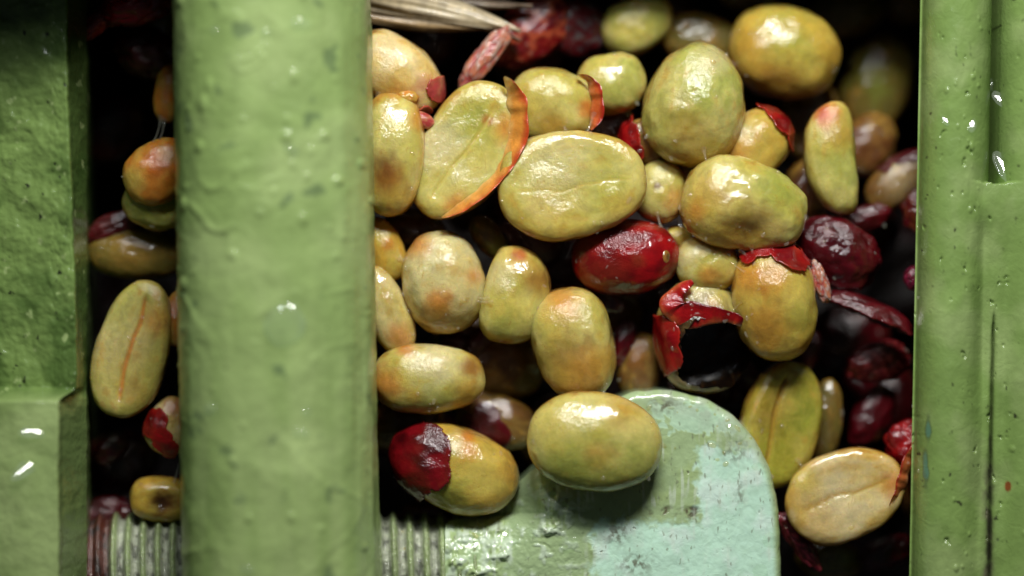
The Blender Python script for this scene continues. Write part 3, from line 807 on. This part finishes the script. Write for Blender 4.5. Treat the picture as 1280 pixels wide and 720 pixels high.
for w_, x, y, a_, b_, an, z_ in (('left of the tall amber bean', 690, 400, 40, 30, 70, -.95), ('under the round grey-green bean', 590, 425, 42, 32, 30, -1.0), ('under the left end of the large flat bean', 655, 290, 42, 32, -30, -.95),
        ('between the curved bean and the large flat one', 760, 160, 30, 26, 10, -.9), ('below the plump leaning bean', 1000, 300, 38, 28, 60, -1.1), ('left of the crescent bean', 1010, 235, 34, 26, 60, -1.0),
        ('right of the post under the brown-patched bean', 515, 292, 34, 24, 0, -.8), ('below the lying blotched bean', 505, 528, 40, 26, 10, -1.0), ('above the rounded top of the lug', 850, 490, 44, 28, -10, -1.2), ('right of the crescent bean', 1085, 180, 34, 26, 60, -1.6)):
    bean('dark wine-brown bean with painted-in shadow ' + w_, x, y, a_ * 1.2, b_ * 1.2, an, z_ + .15, rng.choice(['brown', 'maroon', 'brown']), stains_shade=[(x, y, 34, 'd', .7)])  # dark gap fillers: shade between the beans put into their colour
# ---- narrow slot between casting and post
bean('olive bean lowest of a stuck pair at the upper left of the thick post', 192, 256, 38, 30, -25, -.15, 'olive')
bean('orange bean uppermost of a stuck pair at the upper left of the thick post', 200, 214, 46, 37, 35, .1, 'orange', stains_shade=[(165, 225, 14, 'y', .6), (200, 200, 22, 'r', .3)])
bean('dim olive bean lying level left of the post', 172, 318, 60, 30, -4, -.55, 'shaded', stains_shade=[(165, 305, 34, 'a', .35)])
bean('brownish flat-faced bean with a long amber crease, tallest in the slot left of the post', 166, 436, 84, 44, 76, .02, 'olive', flat=.40, c=42, egg=.10, ck='o', ry=0,
     stains_shade=[(150, 420, 40, 'w', .35), (195, 400, 20, 'o', .5), (165, 490, 22, 'b', .4), (150, 395, 30, 'g', .25), (170, 440, 60, 'b', .25)], rim=(.35, 'b'))
bean('orange bean edge peeking out left of the post beside the creased bean', 222, 398, 34, 17, 84, -.1, 'orange')
bean('orange bean edge peeking out left of the post near its top', 211, 116, 36, 18, 84, -.3, 'orange')
bean('pinkish bean with red skin peeking out left of the post', 213, 532, 36, 28, 70, -.1, 'cream', stains_shade=[(218, 510, 14, 'r', .5)],
     skins=[dict(c=[(196, 525, 15), (202, 548, 15), (212, 560, 12), (190, 540, 10)])])
bean('amber bean with a dark sunken hole just above the threaded bolt', 203, 624, 40, 28, -6, -.15, 'amber', stains_shade=[(205, 628, 18, 'd', .95), (200, 630, 10, 'k', .6)], dent=[(.05, -.1, .4, .35)])
bean('dark olive bean in deep shadow at the top left of the post', 203, 28, 34, 22, 80, -.8, 'shaded')
# deep beans that fill the heap, blackened to carry the shade of the gaps
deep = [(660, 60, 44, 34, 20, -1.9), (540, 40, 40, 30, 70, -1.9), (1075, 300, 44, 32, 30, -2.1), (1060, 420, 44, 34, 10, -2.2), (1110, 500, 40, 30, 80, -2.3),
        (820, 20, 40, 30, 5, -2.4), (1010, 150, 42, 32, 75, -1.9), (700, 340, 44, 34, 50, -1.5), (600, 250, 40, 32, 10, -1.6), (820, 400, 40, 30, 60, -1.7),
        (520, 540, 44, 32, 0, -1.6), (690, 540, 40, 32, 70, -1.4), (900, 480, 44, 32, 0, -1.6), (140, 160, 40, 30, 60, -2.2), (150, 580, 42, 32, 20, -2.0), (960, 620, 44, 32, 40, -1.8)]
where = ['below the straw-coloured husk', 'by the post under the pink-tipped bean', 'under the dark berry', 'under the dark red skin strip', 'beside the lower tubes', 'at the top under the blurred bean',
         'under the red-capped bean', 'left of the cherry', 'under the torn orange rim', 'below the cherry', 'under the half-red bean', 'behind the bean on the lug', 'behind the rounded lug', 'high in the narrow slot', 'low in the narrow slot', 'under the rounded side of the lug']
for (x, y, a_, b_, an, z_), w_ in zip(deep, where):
    bean('shade-blackened bean deep in the heap ' + w_, x, y, a_ * 1.15, b_ * 1.15, an, z_ + .3, rng.choice(['maroon', 'brown', 'maroon']), stains_shade=[(x, y, 30, 'k', .6)])

# ------------------------------------------------------------------ loose skins
def loose_skin(label, cx, cy, a, b, ang, z, pal, keep, crump=.14, rx=0, ry=0, name='cherry_skin', cols=None, thick=.035, seed=None):
    _seed[0] += 1
    sd = seed or _seed[0] * 1.77
    sp, f = ICO[5]
    nz = fbm(sp, 1.7, 3, sd); n2 = fbm(sp, 4.5, 3, sd + 4)
    m = keep(sp) + .22 * nz + .08 * n2
    kf = (m[f] > 0).all(1); f2 = f[kf]
    used = np.unique(f2); remap = -np.ones(len(sp), int); remap[used] = np.arange(len(used))
    s = (H - z) / H
    P = sp * np.array([a, b, .7 * min(a, b)]) / 100 * s
    P = P * (1 + crump * 1.5 * nz + crump * .3 * n2)[:, None]
    rxr, ryr, rz = R(rx), R(ry), R(ang)
    c_, s_ = math.cos(rxr), math.sin(rxr); P = P @ np.array([[1, 0, 0], [0, c_, s_], [0, -s_, c_]])
    c_, s_ = math.cos(ryr), math.sin(ryr); P = P @ np.array([[c_, 0, -s_], [0, 1, 0], [s_, 0, c_]])
    c_, s_ = math.cos(rz), math.sin(rz); P = P @ np.array([[c_, s_, 0], [-s_, c_, 0], [0, 0, 1]])
    A, B = PAL[pal]
    c = mixc(np.tile(A, (len(sp), 1)).astype(float), B, smooth(nz, -.2, .2))
    c = mixc(c, (.40, .07, .03) if pal != 'maroon' else (.13, .008, .012), .6 * np.exp(-np.clip(m, 0, None) / .06))
    if cols: c = mixc(c, cols, .7 * smooth(n2, 0, .25))
    o = mesh_obj(name, P[used], remap[f2], M_SKIN, None, c[used])
    o.location = W(cx, cy, z)
    md = o.modifiers.new('thickness', 'SOLIDIFY'); md.thickness = thick; md.offset = 0
    tag(o, label, 'fruit skin', 'loose skins and husks of coffee cherries')
    return o
allk = lambda s: np.full(len(s), 1.0)
topk = lambda s: s[:, 2] + .35
loose_skin('dark wine-red squashed berry with a white glint, right of the tall red-topped bean', 1046, 316, 54, 42, -30, -.25, 'maroon', allk, .12)
loose_skin('long curved strip of dark red skin right of the tall red-topped bean', 1082, 398, 62, 26, -22, -.1, 'maroon', lambda s: s[:, 1] - .05 + .2 * s[:, 2], .10, rx=-20)
loose_skin('small crumpled dark red skin below the long curved strip', 1098, 452, 40, 24, 10, -.7, 'maroon', topk, .16, cols=(.25, .03, .03))
loose_skin('dark red fold of skin touching the lower left edge of the welded tubes', 1142, 560, 30, 36, 50, -.3, 'red', lambda s: s[:, 1] + .1, .2)
loose_skin('thin wine-red shred at the lower right side of the lug', 1000, 678, 40, 10, -55, -.2, 'maroon', topk, .25, cols=(.35, .04, .06))
loose_skin('small magenta-lit skin tip beside the middle of the welded tubes', 1143, 348, 12, 14, 0, -.3, 'maroon', allk, .1, cols=(.3, .02, .08))
loose_skin('crumpled orange and dark red skin at the top edge, end of the dry husk', 664, 40, 58, 36, 35, -.95, 'crimson', topk, .10, cols=(.40, .08, .03))
loose_skin('dark brown crumpled skin right of the orange one at the top edge', 712, 30, 52, 38, -30, -1.1, 'maroon', topk, .08, cols=(.06, .07, .07))
loose_skin('pale greyish frayed fold of skin below the dry husk', 606, 72, 46, 13, 52, -.3, 'rose', topk, .2, cols=(.35, .28, .24))
loose_skin('bright red torn skin in the top left corner between casting and post', 172, 6, 46, 24, 14, -.1, 'red', topk, .2)
loose_skin('narrow red-orange strip of skin under the torn one, beside the left casting', 116, 32, 34, 12, 34, -.15, 'red', topk, .18, cols=(.5, .08, .02))
loose_skin('dark wine-red skin hanging behind the upper post, left side', 186, 66, 30, 40, 70, -.6, 'maroon', topk, .2)
loose_skin('dark glossy skin above the level olive bean, left of the post', 142, 284, 36, 16, 25, -.5, 'maroon', topk, .15, cols=(.12, .03, .03))
loose_skin('small dark purple skin in the slot just above the rusty bolt end', 135, 640, 26, 18, 10, -.9, 'maroon', topk, .2)
loose_skin('tiny orange skin scrap between the two uppermost beans beside the post', 509, 122, 7, 13, 90, .3, 'orange', topk, .1)
loose_skin('tiny pink-orange scrap between the upright brown-patched bean and the torn rim bean', 528, 150, 8, 14, 70, .25, 'rose', topk, .1)
loose_skin('small white-grey frayed flap at the right of the ragged red-topped bean', 1025, 352, 9, 24, 20, .1, 'rose', topk, .25, cols=(.5, .42, .38))
loose_skin('dark orange skin beside the tubes below the dim pale-brown bean', 1150, 262, 20, 28, 0, -.8, 'maroon', topk, .2, cols=(.2, .05, .01))

for w_, x, y, a_, b_, an, z_, pal_ in (('low between the tall amber bean and the dim brown one', 778, 430, 30, 14, 70, -.5, 'maroon'), ('right under the red cherry', 745, 372, 34, 14, -20, -.4, 'maroon'),
        ('left of the kidney-shaped bean', 600, 425, 26, 12, 50, -.4, 'maroon'), ('under the foot of the large flat bean', 640, 300, 30, 14, -50, -.45, 'maroon'), ('in the dark above the pale cream bean', 1090, 520, 40, 22, 60, -1.0, 'maroon'),
        ('under the crescent bean', 1080, 275, 34, 16, 20, -.7, 'maroon'), ('in the dark right of the creased green bean', 1075, 480, 30, 16, -50, -1.5, 'maroon'), ('in front of the pinkish bean left of the post', 140, 560, 24, 14, 40, -.6, 'maroon'),
        ('below the round grey-green bean', 575, 428, 26, 10, -10, -.5, 'maroon'), ('behind the top of the big pointed bean', 905, 100, 26, 14, 60, -.7, 'maroon'), ('beside the tall red-topped bean, low down', 1010, 440, 26, 12, 70, -.8, 'maroon'),
        ('in the corner below the pale cream bean', 1110, 690, 36, 18, 20, -.8, 'maroon'), ('between the half-red bean and the bolt thread', 540, 640, 40, 12, 5, -.6, 'maroon')):
    loose_skin('torn dark wine-red skin flake ' + w_, x, y, a_, b_, an, z_, pal_, topk, .14)
# ------------------------------------------------------------------ dry husk at the top
def husk():
    root = empty('dry_husk', W(540, 12, -.4))
    bl_ = np.array(root.location)
    def blade(x0, y0, x1, y1, w, z, col, bow, sd, nm='blade'):
        n, k = 90, 15
        t = np.linspace(0, 1, n); v = np.linspace(-1, 1, k)
        T, V = np.meshgrid(t, v, indexing='ij')
        ax, ay = (x1 - x0), (y1 - y0); L = math.hypot(ax, ay); nx_, ny_ = -ay / L, ax / L
        wd = w * (np.sin(np.clip(T * .85 + .15, 0, 1) * math.pi) ** .6) * (1 - .4 * T)
        px = x0 + ax * T + nx_ * (wd * V + bow * np.sin(T * math.pi)); py = y0 + ay * T + ny_ * (wd * V + bow * np.sin(T * math.pi))
        q = np.stack([T.ravel() * 2, V.ravel() * 3, T.ravel() * 0 + sd], 1)
        fib = perlin(np.stack([T.ravel() * 1.2, V.ravel() * 5, T.ravel() * 0 + sd], 1))
        zz = z + .10 * (1 - V.ravel() ** 2) + .02 * fib + .06 * perlin(q)
        P = np.stack([(px.ravel() - 640) / 100 * (H - zz) / H, (360 - py.ravel()) / 100 * (H - zz) / H, zz], 1)
        c = mixc(np.tile(col, (len(P), 1)).astype(float), (.12, .07, .03), smooth(fib, .05, .5) * .5)
        c = mixc(c, (.50, .42, .30), smooth(-fib, .05, .3) * .6)
        o = mesh_obj(nm, P - bl_, grid_faces(n, k), M_HUSK, root, c)
        md = o.modifiers.new('thickness', 'SOLIDIFY'); md.thickness = .03
    blade(415, -12, 650, 38, 24, -.4, (.52, .43, .26), -6, 1.0)
    blade(440, 12, 610, 36, 17, -.5, (.34, .22, .09), 2, 2.0)
    blade(480, -10, 665, 8, 12, -.6, (.22, .15, .09), 3, 3.0)
    blade(560, 6, 650, 50, 9, -.6, (.35, .22, .14), 2, 4.0)
    tag(root, 'dry straw-coloured split husk at the top edge right of the post', 'dry husk')
husk()

# ------------------------------------------------------------------ water drops on the paint
dg = bpy.context.evaluated_depsgraph_get()
def surf_z(px, py, z0):
    """height of the built surface under a photo pixel"""
    import mathutils
    o_ = mathutils.Vector((0, 0, H)); t_ = mathutils.Vector(W(px, py, z0)); d_ = (t_ - o_).normalized()
    hit, loc_, nr_, i_, ob_, mt_ = sc.ray_cast(dg, o_, d_)
    return (loc_, nr_) if hit else (t_, mathutils.Vector((0, 0, 1)))
def drop(label, px, py, r, k=1.0, flat=.42, mat=None, group='water drops on the green paint', name='water_drop', z0=.5, cat='water drop', wob=.12, ang=0, tilt=0):
    import mathutils
    _seed[0] += 1
    loc_, nr_ = surf_z(px, py, z0)
    if tilt:      # glint built into the shape: water face turned to mirror the key lamp
        L_ = (mathutils.Vector((2.4, 19, 18.5)) - loc_).normalized() + (mathutils.Vector((0, 0, H)) - loc_).normalized()
        nr_ = nr_.lerp(L_.normalized(), tilt).normalized()
    sp, f = ICO[4]
    nz = fbm(sp, 1.2, 2, _seed[0] * 1.9)
    P = sp * np.array([r, r * k, r * flat]) / 100 * (1 + wob * nz)[:, None]
    P[:, 2] = np.where(P[:, 2] < 0, P[:, 2] * .25, P[:, 2])
    o = mesh_obj(name, P, f, mat or M_WATER, None)
    o.rotation_euler = (nr_.to_track_quat('Z', 'Y') @ mathutils.Quaternion((0, 0, 1), R(ang))).to_euler()
    o.location = loc_
    tag(o, label, cat, group)
    return o
drop('large squarish water drop in the middle of the thick post', 356, 406, 24, 1.1, .30, z0=2)
drop('oval water drop near the top of the thick post', 376, 31, 8, 1.4, z0=2)
drop('small round water drop left of the oval one near the top of the post', 331, 41, 6, 1, z0=2)
drop('small bright water drop at the upper left of the post', 268, 38, 5, 1.2, z0=2)
drop('small oval water drop below the large squarish drop on the post', 375, 542, 7, 1.4, z0=2)
drop('round water drop low on the left half of the post', 263, 512, 8, 1.1, z0=2)
drop('tiny water drop right of centre on the lower post', 383, 516, 6, 1, z0=2)
drop('small water drop at the bottom of the post', 309, 713, 6, 1.5, z0=2)
drop('oval water drop at the upper middle of the post', 364, 188, 5, 1.8, z0=2)
drop('round water drop on the upper rim of the lug beside the resting bean', 805, 503, 11)
drop('round water drop on the rounded upper right shoulder of the lug', 922, 537, 13, .95)
drop('round water drop at the right rim of the lug', 962, 676, 9, 1.2)
drop('half round water drop at the bottom right rim of the lug', 950, 714, 9, 1.2)
drop('round water drop below the resting bean, on the pale wet part of the lug', 710, 677, 12, .95)
drop('largest of the water drops clustered beside the thread', 641, 654, 8)
drop('left lower water drop of the cluster beside the thread', 629, 671, 8, .9)
drop('tiny water drop below the cluster beside the thread', 645, 678, 5)
drop('long water drop on the neck of the lug right after the thread', 593, 688, 8, 1.8, ang=-15)
drop('upright water drop right of the cluster, under the lug slope', 664, 664, 6, 1.6)
drop('slim water drop high on the right face of the lug', 948, 583, 5, 1.7, ang=10)
drop('long bright water drop below the slot between the welded tubes', 1254, 209, 9, 2.8, .22, z0=.8, tilt=1)
drop('short bright water drop beside the slot between the welded tubes', 1251, 125, 7, 2.2, .22, z0=.8, tilt=1, ang=15)
drop('slanting bright water drop on the first welded tube beside the slot', 1214, 155, 6, 1.9, .22, z0=.8, tilt=1, ang=-20)
drop('water drop bridging the top of the slot between the tubes', 1240, 106, 7, 1.3, .22, z0=.8, tilt=1)
drop('small oval water drop upper left on the first welded tube', 1182, 150, 4, 2.0, .22, z0=.8, tilt=1)
drop('bent glare streak shaped as water, upper part on the proud block of the left casting', 46, 540, 8, 2.8, .22, z0=1, tilt=1, ang=-55)
drop('bent glare streak shaped as water, lower part on the proud block of the left casting', 36, 582, 9, 3.2, .22, z0=1, tilt=1, ang=-15)

# mucilage beads and strings left between the beans: nobody could count them
rs = np.random.RandomState(11)
V = []; F = []; base = 0
sv, sf = ico(2)
spots = []
while len(spots) < 240:
    px, py = rs.uniform(470, 1150), rs.uniform(0, 700)
    if rs.rand() < .12: px = rs.uniform(115, 215)
    l, nr_ = surf_z(px, py, 0)
    ob = None
    if l.z < -2.2 or l.z > .95 or (l.z > .15 and 560 < px < 980 and py > 600): continue
    if nr_.z > .8 and rs.rand() < .8: continue
    r = rs.uniform(.008, .03)
    k = rs.uniform(1, 2.2)
    an = rs.uniform(0, math.pi)
    q = sv * np.array([r * k, r, r * .6]) @ np.array([[math.cos(an), math.sin(an), 0], [-math.sin(an), math.cos(an), 0], [0, 0, 1]])
    V.append(q + np.array(l)); F.append(sf + base); base += len(sv); spots.append(1)
o = mesh_obj('mucilage_beads', np.concatenate(V), np.concatenate(F), M_MUC)
tag(o, 'tiny clear beads of slime sticking to the beans and skins', kind='stuff')

# strings of slime stretched between neighbouring beans
from mathutils import Vector
bs = [q for q in sc.objects if q.get('category') == 'coffee bean' and q.location.z > -.5]
V = []; F = []; base = 0; cnt = 0
for i_, p_ in enumerate(bs):
    for q_ in bs[i_ + 1:]:
        dd = (p_.location.xy - q_.location.xy).length
        if dd > 1.45 or dd < .5 or rs.rand() < .45: continue
        t0 = .5
        mid = p_.location.lerp(q_.location, t0)
        dr = (q_.location - p_.location).xy.normalized(); sd = Vector((-dr.y, dr.x))
        for _ in range(rs.randint(1, 4)):
            off = sd * rs.uniform(-.22, .22); half = rs.uniform(.10, .24)
            a0 = mid.xy + off - dr * half; a1 = mid.xy + off * rs.uniform(.4, 1.6) + dr * half
            pts_ = []
            ok = True
            ends = []
            for e_ in (a0, a1):
                h_, l_, n_, fi, ob, mt = sc.ray_cast(dg, Vector((e_.x, e_.y, 5)), Vector((0, 0, -1)))
                if not h_ or l_.z < -.8 or l_.z > .6: ok = False
                ends.append(l_)
            if not ok: continue
            k_, m_ = 9, 6
            ax = (ends[1] - ends[0]); L_ = ax.length
            if L_ > .7 or L_ < .08: continue
            u_ = ax.normalized(); v_ = u_.cross(Vector((0, 0, 1))).normalized(); w_ = u_.cross(v_)
            rr_ = rs.uniform(.006, .016)
            for j in range(k_):
                t = j / (k_ - 1); c0 = ends[0] + ax * t + Vector((0, 0, -.25 * L_ * math.sin(math.pi * t) + .01))
                rj = rr_ * (1 + 2.2 * abs(2 * t - 1) ** 3)
                for g in range(m_):
                    an = 2 * math.pi * g / m_
                    V.append(c0 + v_ * (rj * math.cos(an)) + w_ * (rj * math.sin(an)))
            F.append(grid_faces(k_, m_, True) + base); base += k_ * m_; cnt += 1
if cnt:
    o = mesh_obj('mucilage_strings', np.array([list(v) for v in V]), np.concatenate(F), M_MUC)
    tag(o, 'thin clear strings of slime between neighbouring beans', kind='stuff')
